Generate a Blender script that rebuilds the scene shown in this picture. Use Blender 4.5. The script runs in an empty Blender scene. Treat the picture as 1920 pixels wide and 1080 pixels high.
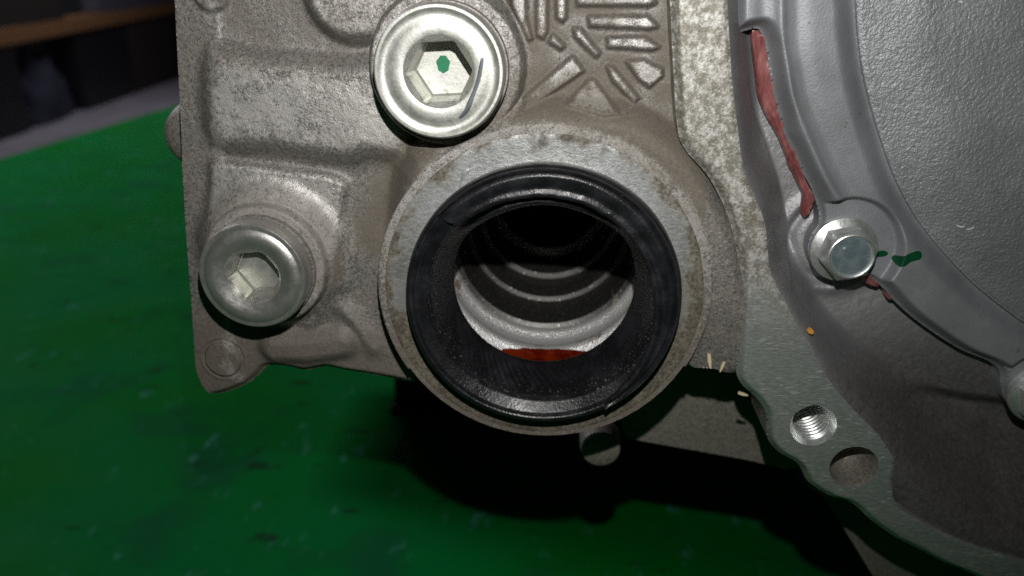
import bpy, math, random
import numpy as np
from mathutils import Vector, Matrix
R = math.radians
random.seed(7)
SC = bpy.context.scene
COL = SC.collection
MM = 0.001
BENCH = 0.80            # height of the bench top above the workshop floor
H = 260.0               # lens height above the bench top, mm
CAMZ = BENCH + H * MM

# ------------------------------------------------------------------ camera
PITCH, YAW, F = R(20.4), R(3.56), 1507.0
cam_data = bpy.data.cameras.new('camera')
cam = bpy.data.objects.new('camera', cam_data)
COL.objects.link(cam)
cam.location = (0, 0, CAMZ)
cam.rotation_euler = (math.pi / 2 - PITCH, 0, YAW)
cam_data.sensor_width = 6.17
cam_data.lens = F / 1920 * 6.17
cam_data.clip_start = 0.01
cam_data.clip_end = 60
cam_data.dof.use_dof = True
cam_data.dof.focus_distance = 0.172
cam_data.dof.aperture_fstop = 2.3
SC.camera = cam
FWD = np.array([-math.sin(YAW) * math.cos(PITCH), math.cos(YAW) * math.cos(PITCH), -math.sin(PITCH)])
UP = np.array([-math.sin(YAW) * math.sin(PITCH), math.cos(YAW) * math.sin(PITCH), math.cos(PITCH)])
RT = np.array([math.cos(YAW), math.sin(YAW), 0.0])

# ------------------------------------------------------------------ light
world = bpy.data.worlds.new('World')
SC.world = world
world.use_nodes = True
bg = world.node_tree.nodes['Background']
bg.inputs['Color'].default_value = (0.80, 0.86, 1.0, 1)
bg.inputs['Strength'].default_value = 0.007

def lamp(name, kind, loc, power, color=(1, 1, 1)):
    d = bpy.data.lights.new(name, kind)
    o = bpy.data.objects.new(name, d)
    COL.objects.link(o)
    o.location = loc
    d.energy = power
    d.color = color
    return o
# the phone's flash, a few centimetres above the lens
fl = lamp('phone_flash', 'SPOT', tuple((UP * 37 + FWD * 2 + RT * 3) * MM + np.array([0, 0, CAMZ])), 1.36, (1.0, 0.985, 0.95))
fl.data.shadow_soft_size = 0.0016
fl.data.spot_size = R(120)
fl.data.spot_blend = 1.0
fl.rotation_euler = (math.pi / 2 - PITCH + R(10.5), 0, YAW)
# room light over the bench's left; second lamp added to brighten the far aisle
for p, w_ in (((-2.6, 1.5, 3.0), 60), ((-3.0, 7.0, 3.2), 22)):
    cl = lamp('room_fill_light', 'AREA', p, w_, (0.92, 0.90, 1.0))
    cl.data.shape = 'RECTANGLE'
    cl.data.size = 1.4
    cl.data.size_y = 0.6
SC.view_settings.view_transform = 'Standard'
SC.view_settings.look = 'None'
SC.view_settings.exposure = 0.0
SC.view_settings.gamma = 1.0
SC.cycles.use_denoising = False
SC.cycles.max_bounces = 6
SC.cycles.sample_clamp_indirect = 4.0

# ------------------------------------------------------------------ geometry helpers (mm, lens at the origin, Y into the scene)
def at(px, py, Y):
    d = RT * ((px - 960) / F) + UP * ((540 - py) / F) + FWD
    t = Y / d[1]
    return np.array([d[0] * t, d[2] * t])          # x, z on the plane Y

def pts(l, Y):
    return np.array([at(p[0], p[1], Y) for p in l])

def on_height(px, py, z):
    d = RT * ((px - 960) / F) + UP * ((540 - py) / F) + FWD
    t = z / d[2]
    return d * t

def spline(l, n=6, closed=False):
    l = np.asarray(l, float)
    k = len(l)
    out = []
    rng = range(k) if closed else range(k - 1)
    for i in rng:
        g = (lambda j: l[j % k]) if closed else (lambda j: l[min(max(j, 0), k - 1)])
        p0, p1, p2, p3 = g(i - 1), g(i), g(i + 1), g(i + 2)
        for q in range(n):
            t = q / n
            out.append(0.5 * (2 * p1 + (p2 - p0) * t + (2 * p0 - 5 * p1 + 4 * p2 - p3) * t * t + (3 * p1 - p0 - 3 * p2 + p3) * t ** 3))
    if not closed:
        out.append(l[-1])
    return np.array(out)

def sd_line(X, Z, l):
    best = np.full(X.shape, 1e9)
    for a, b in zip(l[:-1], l[1:]):
        dx, dz = b[0] - a[0], b[1] - a[1]
        L = dx * dx + dz * dz
        if L < 1e-9:
            continue
        t = np.clip(((X - a[0]) * dx + (Z - a[1]) * dz) / L, 0, 1)
        np.minimum(best, (X - a[0] - t * dx) ** 2 + (Z - a[1] - t * dz) ** 2, out=best)
    return np.sqrt(best)

def sd_poly(X, Z, l):
    l = np.asarray(l)
    c = np.vstack([l, l[:1]])
    d = sd_line(X, Z, c)
    ins = np.zeros(X.shape, bool)
    for a, b in zip(c[:-1], c[1:]):
        if a[1] == b[1]:
            continue
        cr = ((a[1] > Z) != (b[1] > Z)) & (X < (b[0] - a[0]) * (Z - a[1]) / (b[1] - a[1]) + a[0])
        ins ^= cr
    return np.where(ins, -d, d)

def circ(X, Z, c, r):
    return np.hypot(X - c[0], Z - c[1]) - r

def ss(e0, e1, x):
    t = np.clip((x - e0) / (e1 - e0), 0, 1)
    return t * t * (3 - 2 * t)

def rise(s, w):                 # 1 inside, 0 outside, over a width w
    return 1 - ss(-w / 2, w / 2, s)

def smax(a, b, k):
    h = np.clip(0.5 + 0.5 * (a - b) / k, 0, 1)
    return b * (1 - h) + a * h + k * h * (1 - h)

_tab = np.random.RandomState(3).rand(8, 128, 128)
def vn(X, Z, size, s=0):
    u, v = X / size + 57.3 * (s + 1), Z / size + 31.7 * (s + 1)
    iu, iv = np.floor(u).astype(int), np.floor(v).astype(int)
    fu, fv = u - iu, v - iv
    fu, fv = fu * fu * (3 - 2 * fu), fv * fv * (3 - 2 * fv)
    T = _tab[s % 8]
    a, b, c, d = T[iu % 128, iv % 128], T[(iu + 1) % 128, iv % 128], T[iu % 128, (iv + 1) % 128], T[(iu + 1) % 128, (iv + 1) % 128]
    return (a * (1 - fu) + b * fu) * (1 - fv) + (c * (1 - fu) + d * fu) * fv - 0.5

def link(name, verts, faces, mat, parent=None, smooth=True, angle=None):
    """verts in mm about the lens; one mesh object, its origin at the middle of its bounds"""
    v = np.asarray(verts, float)
    o0 = (v.min(0) + v.max(0)) / 2
    me = bpy.data.meshes.new(name)
    vv = ((v - o0) * MM).astype(np.float32)
    if isinstance(faces, np.ndarray):
        me.vertices.add(len(vv))
        me.vertices.foreach_set('co', vv.ravel())
        n = len(faces)
        me.loops.add(4 * n)
        me.loops.foreach_set('vertex_index', faces.astype(np.int32).ravel())
        me.polygons.add(n)
        me.polygons.foreach_set('loop_start', np.arange(0, 4 * n, 4, dtype=np.int32))
        me.update(calc_edges=True)
    else:
        me.from_pydata(vv.tolist(), [], [tuple(f) for f in faces])
        me.update()
    me.polygons.foreach_set('use_smooth', [smooth] * len(me.polygons))
    if angle:
        me.set_sharp_from_angle(angle=R(angle))
    if mat:
        me.materials.append(mat)
    o = bpy.data.objects.new(name, me)
    COL.objects.link(o)
    w = Vector((o0 * MM).tolist()) + Vector((0, 0, CAMZ))
    o.location = w
    if parent:
        attach(o, parent)
    return o

def wloc(o):
    l = o.location.copy()
    while o.parent:
        o = o.parent
        l += o.location
    return l

def attach(o, parent):
    w = o.location.copy()
    o.parent = parent
    o.location = w - wloc(parent)

def empty(name, xyz, label=None, cat=None):
    o = bpy.data.objects.new(name, None)
    COL.objects.link(o)
    o.empty_display_size = 0.02
    o.location = Vector((np.array(xyz, float) * MM).tolist()) + Vector((0, 0, CAMZ))
    if label:
        o['label'] = label
        o['category'] = cat
    return o

def attr(o, name, vals):
    a = o.data.attributes.new(name, 'FLOAT', 'POINT')
    a.data.foreach_set('value', np.asarray(vals, np.float32))

def field(name, outline, fY, step, thick, mat, parent, holes=(), attrs=None):
    """a cast surface: a grid over x, z with its depth fY(X, Z), cut to the outline, with walls going back by thick"""
    lo, hi = outline.min(0) - step, outline.max(0) + step
    xs, zs = np.arange(lo[0], hi[0] + step, step), np.arange(lo[1], hi[1] + step, step)
    X, Z = np.meshgrid(xs, zs)
    S = sd_poly(X, Z, outline)
    for h in holes:
        S = np.maximum(S, -sd_poly(X, Z, h))
    gz, gx = np.gradient(S, step)
    g2 = np.maximum(gx * gx + gz * gz, 0.2)
    near = np.abs(S) < 0.72 * step
    X = np.where(near, X - S * gx / g2, X)
    Z = np.where(near, Z - S * gz / g2, Z)
    ok = S < 0.72 * step
    q = ok[:-1, :-1] & ok[1:, :-1] & ok[:-1, 1:] & ok[1:, 1:]
    idx = np.arange(X.size).reshape(X.shape)
    fc = np.stack([idx[:-1, :-1][q], idx[:-1, 1:][q], idx[1:, 1:][q], idx[1:, :-1][q]], 1)
    used = np.unique(fc)
    remap = np.full(X.size, -1)
    remap[used] = np.arange(len(used))
    fc = remap[fc]
    x, z = X.ravel()[used], Z.ravel()[used]
    y = fY(x, z)
    V = np.stack([x, y, z], 1)
    # walls along the open edges
    e = np.concatenate([fc[:, [0, 1]], fc[:, [1, 2]], fc[:, [2, 3]], fc[:, [3, 0]]])
    key = np.sort(e, 1)
    kk = key[:, 0].astype(np.int64) * len(V) + key[:, 1]
    u, inv, cnt = np.unique(kk, return_inverse=True, return_counts=True)
    be = e[cnt[inv] == 1]
    if thick:
        bv = np.unique(be)
        m2 = np.full(len(V), -1)
        m2[bv] = np.arange(len(bv))
        n0 = len(V)
        top = V[bv].copy()
        bot = top.copy()
        bot[:, 1] += thick
        V = np.vstack([V, top, bot])
        a, b = m2[be[:, 0]], m2[be[:, 1]]
        wall = np.stack([n0 + b, n0 + a, n0 + len(bv) + a, n0 + len(bv) + b], 1)
        src = np.concatenate([np.arange(n0), bv, bv])
        fc = np.vstack([fc, wall])
    else:
        src = np.arange(len(V))
    o = link(name, V, fc, mat, parent)
    if attrs:
        for k, f in attrs.items():
            attr(o, k, np.asarray(f(x, z))[src])
    return o

def lathe(name, prof, c, mat, parent, seg=96, rot=0.0, angle=35, fn=None, t0=0.0, t1=2 * math.pi, cap=False):
    """rings (r, y[, 'h']) about the Y axis through c; 'h' makes the ring a hexagon of that apothem"""
    full = abs(t1 - t0 - 2 * math.pi) < 1e-6
    n = seg if full else seg + 1
    th = t0 + (t1 - t0) * np.arange(n) / seg
    V = []
    for p in prof:
        r = np.full(n, float(p[0]))
        if len(p) > 2:
            a = np.mod(th - rot, math.pi / 3) - math.pi / 6
            r = p[0] / np.cos(a)
        y = np.full(n, float(p[1]))
        if fn:
            r, y = fn(r, y, th)
        V.append(np.stack([c[0] + r * np.cos(th), y, c[1] + r * np.sin(th)], 1))
    V = np.vstack(V)
    faces = []
    k = n if full else n - 1
    for i in range(len(prof) - 1):
        for j in range(k):
            j2 = (j + 1) % n
            faces.append((i * n + j, i * n + j2, (i + 1) * n + j2, (i + 1) * n + j))
    if cap:
        b = (len(prof) - 1) * n
        V = np.vstack([V, [[c[0], V[b:b + n, 1].mean(), c[1]]]])
        for j in range(k):
            faces.append((b + j, b + (j + 1) % n, len(V) - 1))
    return link(name, V, faces, mat, parent, True, angle)

def prism(name, l, y0, y1, mat, parent, smooth=False):
    l = np.asarray(l)
    n = len(l)
    V = [(p[0], y0, p[1]) for p in l] + [(p[0], y1, p[1]) for p in l]
    F_ = [tuple(range(n - 1, -1, -1)), tuple(range(n, 2 * n))] + [(i, (i + 1) % n, n + (i + 1) % n, n + i) for i in range(n)]
    return link(name, V, F_, mat, parent, smooth)

def box(name, lo, hi, mat, parent=None, bevel=0.0, frame=None):
    """a box in mm; frame = (origin, unit vector along, unit vector across) turns it about z"""
    b = bevel
    V, F_ = [], []
    for z, k in ((lo[2], b), (lo[2] + b, 0), (hi[2] - b, 0), (hi[2], b)):
        for x, y in ((lo[0] + k, lo[1] + k), (hi[0] - k, lo[1] + k), (hi[0] - k, hi[1] - k), (lo[0] + k, hi[1] - k)):
            V.append((x, y, z))
    for i in range(3):
        for j in range(4):
            F_.append((i * 4 + j, i * 4 + (j + 1) % 4, i * 4 + 4 + (j + 1) % 4, i * 4 + 4 + j))
    F_ += [(3, 2, 1, 0), (12, 13, 14, 15)]
    V = np.array(V)
    if frame is not None:
        o, u, w = frame
        V = np.stack([o[0] + V[:, 0] * u[0] + V[:, 1] * w[0], o[1] + V[:, 0] * u[1] + V[:, 1] * w[1], o[2] + V[:, 2]], 1)
    return link(name, V, F_, mat, parent, False)

# ------------------------------------------------------------------ materials
class NT:
    def __init__(self, name):
        self.m = bpy.data.materials.new(name)
        self.m.use_nodes = True
        self.t = self.m.node_tree
        self.b = self.t.nodes['Principled BSDF']
        self.co = self.t.nodes.new('ShaderNodeTexCoord').outputs['Object']
    def put(self, sock, v):
        if isinstance(v, bpy.types.NodeSocket):
            self.t.links.new(v, sock)
        elif isinstance(v, (tuple, list)) and sock.type == 'RGBA':
            sock.default_value = tuple(v) + (1,) if len(v) == 3 else v
        else:
            sock.default_value = v
    def node(self, kind, **k):
        n = self.t.nodes.new(kind)
        for a, v in k.items():
            setattr(n, a, v)
        return n
    def noise(self, size, detail=3, rough=0.55, stretch=None, rot=None, kind='n', off=0.0):
        co = self.co
        if stretch or rot or off:
            mp = self.node('ShaderNodeMapping')
            self.put(mp.inputs['Vector'], co)
            mp.inputs['Location'].default_value = (off, off, off)
            if rot:
                mp.inputs['Rotation'].default_value = rot
            if stretch:
                mp.inputs['Scale'].default_value = stretch
            co = mp.outputs[0]
        if kind == 'v':
            n = self.node('ShaderNodeTexVoronoi')
        else:
            n = self.node('ShaderNodeTexNoise')
            n.inputs['Detail'].default_value = detail
            n.inputs['Roughness'].default_value = rough
        self.put(n.inputs['Vector'], co)
        n.inputs['Scale'].default_value = 1000.0 / size       # size of a feature in mm
        return n.outputs[0]
    def ramp(self, fac, a, b, va=0.0, vb=1.0):
        n = self.node('ShaderNodeMapRange')
        n.interpolation_type = 'SMOOTHSTEP'
        self.put(n.inputs['Value'], fac)
        for k, v in zip(('From Min', 'From Max', 'To Min', 'To Max'), (a, b, va, vb)):
            self.put(n.inputs[k], v)
        return n.outputs[0]
    def math(self, op, a, b=0.0, clamp=False):
        n = self.node('ShaderNodeMath', operation=op, use_clamp=clamp)
        self.put(n.inputs[0], a)
        self.put(n.inputs[1], b)
        return n.outputs[0]
    def mix(self, f, a, b):
        n = self.node('ShaderNodeMix', data_type='RGBA')
        self.put(n.inputs[0], f)
        self.put(n.inputs[6], a)
        self.put(n.inputs[7], b)
        return n.outputs[2]
    def attr(self, name):
        return self.node('ShaderNodeAttribute', attribute_name=name).outputs['Fac']
    def bump(self, h, dist, strength=1.0, normal=None):
        n = self.node('ShaderNodeBump')
        n.inputs['Strength'].default_value = strength
        n.inputs['Distance'].default_value = dist * MM
        self.put(n.inputs['Height'], h)
        if normal is not None:
            self.put(n.inputs['Normal'], normal)
        return n.outputs[0]
    def done(self, color, rough, metal=0.0, normal=None, **k):
        self.put(self.b.inputs['Base Color'], color)
        self.put(self.b.inputs['Roughness'], rough)
        self.put(self.b.inputs['Metallic'], metal)
        if normal is not None:
            self.put(self.b.inputs['Normal'], normal)
        for a, v in k.items():
            self.put(self.b.inputs[a.replace('_', ' ')], v)
        return self.m

def cast_alu(name, pale=(0.54, 0.525, 0.50), body=(0.225, 0.211, 0.194), dirt=(0.128, 0.105, 0.078), amount=0.5, speck=0.8, grain=0.62, rough=0.50, metal=0.45):
    """weathered die-cast aluminium: grey-brown skin, pale grains where it is worn, brown dirt in patches"""
    n = NT(name)
    big = n.noise(30, 4, 0.6)
    mid = n.noise(6.5, 5, 0.62, off=0.3)
    fine = n.noise(0.9, 4, 0.76, off=0.7)
    spk = n.noise(0.36, 3, 0.7, off=1.1)
    wr = n.math('ADD', n.math('MULTIPLY', n.math('SUBTRACT', n.attr('wear'), 0.25), 0.32), n.math('ADD', n.math('MULTIPLY', n.math('SUBTRACT', mid, 0.5), 0.42), n.math('MULTIPLY', n.math('SUBTRACT', n.noise(2.2, 4, 0.7, off=4.4), 0.5), 0.42)))
    g = n.math('ADD', n.math('ADD', n.math('MULTIPLY', fine, 0.55), n.math('MULTIPLY', spk, 0.45)), wr)
    s = n.ramp(g, 0.50, 0.74, 0.0, speck)
    col = n.mix(n.ramp(n.math('ADD', n.math('MULTIPLY', spk, 0.6), n.math('MULTIPLY', fine, 0.4)), 0.36, 0.62), tuple(c * 0.45 for c in body), tuple(c * 1.35 for c in body))
    d = n.math('ADD', n.math('MULTIPLY', big, 0.6), n.math('ADD', n.math('MULTIPLY', mid, 0.5), n.math('MULTIPLY', n.attr('dirt'), 0.42)))
    d = n.math('ADD', d, n.math('MULTIPLY', n.math('SUBTRACT', fine, 0.5), 0.45))
    df = n.ramp(d, 0.62 - 0.3 * amount, 0.98 - 0.3 * amount)
    s = n.math('MULTIPLY', s, n.math('SUBTRACT', 1.0, n.math('MULTIPLY', df, 0.55)))
    col = n.mix(n.math('MULTIPLY', df, 0.75), col, dirt)
    col = n.mix(s, col, pale)
    blot = n.ramp(n.noise(1.5, 4, 0.75, off=2.2), 0.62, 0.72)
    col = n.mix(n.math('MULTIPLY', blot, 0.5), col, (0.045, 0.034, 0.024))
    rg = n.math('SUBTRACT', n.math('ADD', rough, n.math('MULTIPLY', df, 0.25)), n.math('MULTIPLY', s, 0.12))
    mt = n.math('ADD', n.math('MULTIPLY', n.math('SUBTRACT', 1.0, n.math('MULTIPLY', df, 0.8)), metal), n.math('MULTIPLY', s, 0.2), True)
    hgt = n.math('ADD', n.math('MULTIPLY', fine, 0.7), n.math('MULTIPLY', spk, 0.7))
    return n.done(col, rg, mt, n.bump(hgt, 0.24 * grain))

M = {}
M['case'] = cast_alu('cast_case', amount=0.5)
M['rear'] = cast_alu('cast_rear', (0.42, 0.405, 0.365), (0.255, 0.242, 0.205), (0.14, 0.12, 0.09), 0.5, 0.6, 0.5)

n = NT('machined_collar')
br = n.noise(0.9, 4, 0.7, stretch=(0.6, 1, 1.2), rot=(0, R(30), 0))
f = n.noise(0.7, 3, 0.65, off=.9)
bl = n.noise(5.0, 5, 0.7, off=.2)
b2 = n.noise(14, 4, 0.6, off=.4)
c = n.mix(n.ramp(b2, 0.36, 0.64), (0.36, 0.365, 0.36), (0.25, 0.245, 0.228))
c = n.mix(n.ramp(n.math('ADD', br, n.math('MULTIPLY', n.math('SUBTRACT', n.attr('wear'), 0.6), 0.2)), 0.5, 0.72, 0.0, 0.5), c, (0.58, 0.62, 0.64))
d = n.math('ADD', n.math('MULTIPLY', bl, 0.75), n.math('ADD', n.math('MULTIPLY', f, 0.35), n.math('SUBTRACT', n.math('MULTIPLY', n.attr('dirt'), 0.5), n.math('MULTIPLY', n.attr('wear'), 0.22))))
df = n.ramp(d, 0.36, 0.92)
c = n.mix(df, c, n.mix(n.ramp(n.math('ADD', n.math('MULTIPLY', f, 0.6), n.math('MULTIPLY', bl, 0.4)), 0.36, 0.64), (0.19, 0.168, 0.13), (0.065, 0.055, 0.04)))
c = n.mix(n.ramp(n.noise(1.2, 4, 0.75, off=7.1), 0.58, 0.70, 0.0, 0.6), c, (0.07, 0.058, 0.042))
M['collar'] = n.done(c, n.ramp(df, 0, 1, 0.42, 0.7), n.ramp(df, 0, 1, 0.6, 0.15), n.bump(n.math('ADD', n.math('MULTIPLY', br, 0.4), n.noise(0.4, 3, 0.7, off=3)), 0.07))
n = NT('mating_flange')
br = n.noise(0.6, 3, 0.65, stretch=(0.4, 1, 1.3), rot=(0, R(14), 0))
f = n.noise(0.7, 3, 0.65, off=.9)
bl = n.noise(1.9, 5, 0.74, off=.2)
b2 = n.noise(11, 4, 0.6, off=.4)
cast = n.attr('cast')
mill = n.mix(n.ramp(br, 0.35, 0.68), (0.40, 0.43, 0.415), (0.56, 0.585, 0.57))
dd = n.math('ADD', n.math('MULTIPLY', b2, 0.6), n.math('ADD', n.math('MULTIPLY', f, 0.3), n.math('MULTIPLY', n.attr('dirt'), 0.55)))
st = n.ramp(n.noise(1.1, 2, 0.5, stretch=(0.3, 1, 2.0), rot=(0, R(12), 0), off=8.3), 0.60, 0.68)
mill = n.mix(n.math('MULTIPLY', st, n.ramp(n.noise(7, 3, 0.6, off=9.0), 0.42, 0.58)), mill, (0.78, 0.80, 0.78))
mill = n.mix(n.ramp(dd, 0.62, 0.95), mill, (0.13, 0.115, 0.09))
rough_c = n.mix(n.ramp(n.math('ADD', n.math('MULTIPLY', bl, 0.75), n.math('MULTIPLY', f, 0.35)), 0.42, 0.62), (0.52, 0.51, 0.485), (0.20, 0.185, 0.15))
sp_ = n.ramp(n.noise(0.5, 2, 0.6, off=4.0), 0.60, 0.70)
rough_c = n.mix(n.math('MULTIPLY', sp_, 0.4), rough_c, (0.82, 0.82, 0.80))
c = n.mix(cast, mill, rough_c)
nm = n.bump(n.math('ADD', n.math('MULTIPLY', br, n.math('SUBTRACT', 1.15, cast)), n.math('MULTIPLY', n.noise(0.45, 3, 0.7, off=6.6), n.math('ADD', 0.25, n.math('MULTIPLY', cast, 0.7)))), 0.10)
M['flange'] = n.done(c, n.ramp(cast, 0, 1, 0.34, 0.52), n.ramp(cast, 0, 1, 0.66, 0.4), nm)

def blasted(name, col, grain, size, rough=0.5, metal=0.5, brown=0.3):
    n = NT(name)
    a = n.noise(size, 2, 0.5)
    v = n.noise(size * 0.55, 2, 0.6, off=.5)
    b = n.noise(22, 4, 0.6, off=.9)
    c = n.mix(n.ramp(b, 0.35, 0.7), col, tuple(q * 0.72 for q in col))
    c = n.mix(n.ramp(n.noise(4.5, 5, 0.7, off=1.9), 0.48, 0.75, 0.0, 0.45), c, tuple(q * k for q, k in zip(col, (0.66, 0.64, 0.62))))
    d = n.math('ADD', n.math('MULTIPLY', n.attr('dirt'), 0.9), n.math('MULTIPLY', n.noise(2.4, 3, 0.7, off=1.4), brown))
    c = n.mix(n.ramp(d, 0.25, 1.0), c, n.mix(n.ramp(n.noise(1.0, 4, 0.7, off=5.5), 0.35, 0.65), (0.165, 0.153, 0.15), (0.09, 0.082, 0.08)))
    s = n.ramp(n.noise(1.6, 2, 0.5, off=3.1), 0.73, 0.76)
    c = n.mix(n.math('MULTIPLY', s, 0.5), c, (0.04, 0.033, 0.03))
    return n.done(c, rough, metal, n.bump(n.math('ADD', a, n.math('MULTIPLY', v, 0.6)), grain))
M['bell'] = blasted('blasted_bell', (0.34, 0.34, 0.35), 0.12, 0.8, brown=0.3)
M['cover'] = blasted('cast_cover', (0.32, 0.335, 0.355), 0.07, 0.55, 0.56, 0.45, 0.15)
M['disc'] = blasted('grained_disc', (0.34, 0.355, 0.37), 0.23, 0.7, 0.50, 0.5, 0.05)

def zinc(name, col, rough, dirt=0.3):
    n = NT(name)
    b = n.noise(7, 3, 0.6)
    s = n.noise(0.45, 2, 0.6, off=.6)
    w = n.noise(2.2, 4, 0.7, off=1.6)
    c = n.mix(n.ramp(b, 0.35, 0.65), col, tuple(q * k for q, k in zip(col, (0.90, 0.91, 0.86))))
    c = n.mix(n.math('MULTIPLY', n.ramp(w, 0.58, 0.72), dirt), c, (0.22, 0.20, 0.15))
    c = n.mix(n.math('MULTIPLY', n.ramp(s, 0.72, 0.78), 0.6), c, (0.06, 0.055, 0.04))
    rg = n.ramp(w, 0.3, 0.75, rough, rough + 0.16)
    return n.done(c, rg, 0.82, n.bump(n.noise(0.6, 3, 0.6, off=2.5), 0.035))
M['zinc'] = zinc('zinc_plug', (0.60, 0.598, 0.57), 0.40, 0.5)
M['zinc_grey'] = zinc('zinc_plug_dull', (0.50, 0.495, 0.475), 0.31, 0.15)
M['bolt'] = zinc('zinc_bolt', (0.72, 0.74, 0.74), 0.30, 0.1)
M['bolt_end'] = zinc('zinc_bolt_end', (0.42, 0.52, 0.60), 0.34, 0.1)
M['washer'] = cast_alu('washer_alu', (0.40, 0.38, 0.36), (0.26, 0.24, 0.225), (0.13, 0.10, 0.08), 0.4, 0.4, 0.2)

n = NT('black_rubber')
w = n.noise(6, 4, 0.65)
s = n.noise(0.6, 2, 0.6, off=.8)
sm = n.math('MULTIPLY', n.ramp(s, 0.62, 0.69), n.ramp(n.math('ADD', n.noise(3.0, 3, 0.7, off=1.5), n.math('MULTIPLY', n.attr('dirt'), 0.4)), 0.60, 0.85))
c = n.mix(n.ramp(w, 0.4, 0.75), (0.007, 0.007, 0.0085), (0.016, 0.017, 0.021))
c = n.mix(n.math('MULTIPLY', sm, 0.75), c, (0.17, 0.15, 0.12))
M['rubber'] = n.done(c, n.ramp(w, 0.3, 0.7, 0.28, 0.46), 0.0, n.bump(n.math('ADD', s, n.noise(2.5, 3, 0.6, off=2)), 0.09))

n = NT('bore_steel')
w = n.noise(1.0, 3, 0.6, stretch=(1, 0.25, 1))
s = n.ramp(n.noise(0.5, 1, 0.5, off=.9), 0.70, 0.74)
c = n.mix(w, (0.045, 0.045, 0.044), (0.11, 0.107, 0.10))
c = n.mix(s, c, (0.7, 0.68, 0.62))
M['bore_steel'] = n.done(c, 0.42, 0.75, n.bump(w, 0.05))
n = NT('bore_cast')
a = n.noise(0.6, 3, 0.6)
r_ = n.ramp(n.noise(5, 4, 0.7, off=.3), 0.56, 0.68)
c = n.mix(a, (0.55, 0.55, 0.55), (0.80, 0.80, 0.79))
c = n.mix(n.math('MULTIPLY', r_, 0.75), c, (0.20, 0.085, 0.02))
M['bore_cast'] = n.done(c, n.ramp(r_, 0, 1, 0.36, 0.2), 0.55, n.bump(a, 0.3))
n = NT('gear_oil')
M['oil'] = n.done(n.mix(n.ramp(n.noise(4, 2, 0.5, off=.5), 0.4, 0.65), (0.085, 0.004, 0.001), (0.15, 0.014, 0.002)), 0.08, 0.0, n.bump(n.noise(6, 2, 0.5), 0.08), Coat_Weight=1.0, Coat_Roughness=0.03)
n = NT('red_sealant')
a = n.noise(3.5, 3, 0.6, stretch=(2.2, 1, 0.5))
M['sealant'] = n.done(n.mix(n.ramp(a, 0.3, 0.7), (0.165, 0.046, 0.045), (0.29, 0.112, 0.106)), 0.30, 0.0, n.bump(a, 0.35), Subsurface_Weight=0.0)
n = NT('green_marker')
M['green_mark'] = n.done(n.mix(n.noise(1.2), (0.0, 0.11, 0.045), (0.0, 0.22, 0.10)), 0.45, 0.0)
n = NT('dark_green_marker')
M['dark_mark'] = n.done(n.mix(n.noise(1.2), (0.0, 0.028, 0.008), (0.0, 0.075, 0.028)), 0.4, 0.0)
n = NT('straw')
M['straw'] = n.done((0.62, 0.52, 0.33), 0.6)
n = NT('amber_chip')
M['amber'] = n.done((0.62, 0.30, 0.05), 0.4)
n = NT('white_chalk')
M['chalk'] = n.done((0.6, 0.6, 0.59), 0.6)

# bench paint: glossy green with scuffs, dents and grease
n = NT('green_bench_paint')
b = n.noise(160, 4, 0.6)
md = n.noise(55, 4, 0.55, off=.4)
sc1 = n.noise(11, 3, 0.65, stretch=(1, 0.45, 1), rot=(0, 0, R(-35)), off=.2)
sc2 = n.noise(60, 3, 0.6, off=1.8)
c = n.mix(n.ramp(b, 0.32, 0.68), (0.001, 0.155, 0.014), (0.001, 0.165, 0.038))
c = n.mix(n.math('MULTIPLY', n.ramp(md, 0.52, 0.72), 0.6), c, (0.012, 0.085, 0.040))
sf = n.math('MULTIPLY', n.ramp(sc1, 0.58, 0.70), n.ramp(sc2, 0.44, 0.60))
c = n.mix(n.math('MULTIPLY', sf, 0.65), c, (0.08, 0.30, 0.24))
scr = n.math('MULTIPLY', n.ramp(n.noise(7, 2, 0.5, stretch=(0.12, 1.6, 1), rot=(0, 0, R(25)), off=5.1), 0.66, 0.72), n.ramp(n.noise(90, 2, 0.5, off=6.1), 0.5, 0.6))
c = n.mix(n.math('MULTIPLY', scr, 0.6), c, (0.02, 0.045, 0.03))
dk = n.ramp(n.noise(21, 3, 0.6, stretch=(0.6, 1.3, 1), rot=(0, 0, R(-20)), off=3.3), 0.63, 0.70)
c = n.mix(n.math('MULTIPLY', dk, 0.65), c, (0.010, 0.020, 0.012))
nb = n.bump(n.math('ADD', md, n.math('MULTIPLY', sf, 0.2)), 1.6)
M['bench'] = n.done(c, n.ramp(md, 0.3, 0.7, 0.6, 0.8), 0.0, nb, Specular_IOR_Level=0.035)
n = NT('bench_steel')
M['bench_leg'] = n.done(n.mix(n.noise(30), (0.004, 0.07, 0.02), (0.01, 0.10, 0.035)), 0.5)
n = NT('concrete')
b = n.noise(300, 5, 0.65)
M['concrete'] = n.done(n.mix(n.ramp(b, 0.3, 0.7), (0.30, 0.28, 0.32), (0.42, 0.40, 0.43)), 0.75, 0.0, n.bump(b, 4))
n = NT('plank_wood')
g = n.noise(30, 4, 0.6, stretch=(0.1, 1, 1))
M['wood'] = n.done(n.mix(g, (0.22, 0.10, 0.035), (0.42, 0.22, 0.09)), 0.65, 0.0, n.bump(g, 2))
n = NT('shadow_black')
M['block'] = n.done(n.mix(n.noise(20), (0.008, 0.011, 0.010), (0.02, 0.026, 0.022)), 0.65)  # near-black of prop and sump also stands in for the shadow under the gearbox
def plain(name, a, b_, size, rough, metal=0.0):
    n = NT(name)
    g = n.noise(size, 4, 0.6)
    return n.done(n.mix(g, a, b_), rough, metal, n.bump(g, size * 0.05))
M['dark_box'] = plain('dark_crate_plastic', (0.006, 0.006, 0.008), (0.014, 0.014, 0.019), 60, 0.5)
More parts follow.
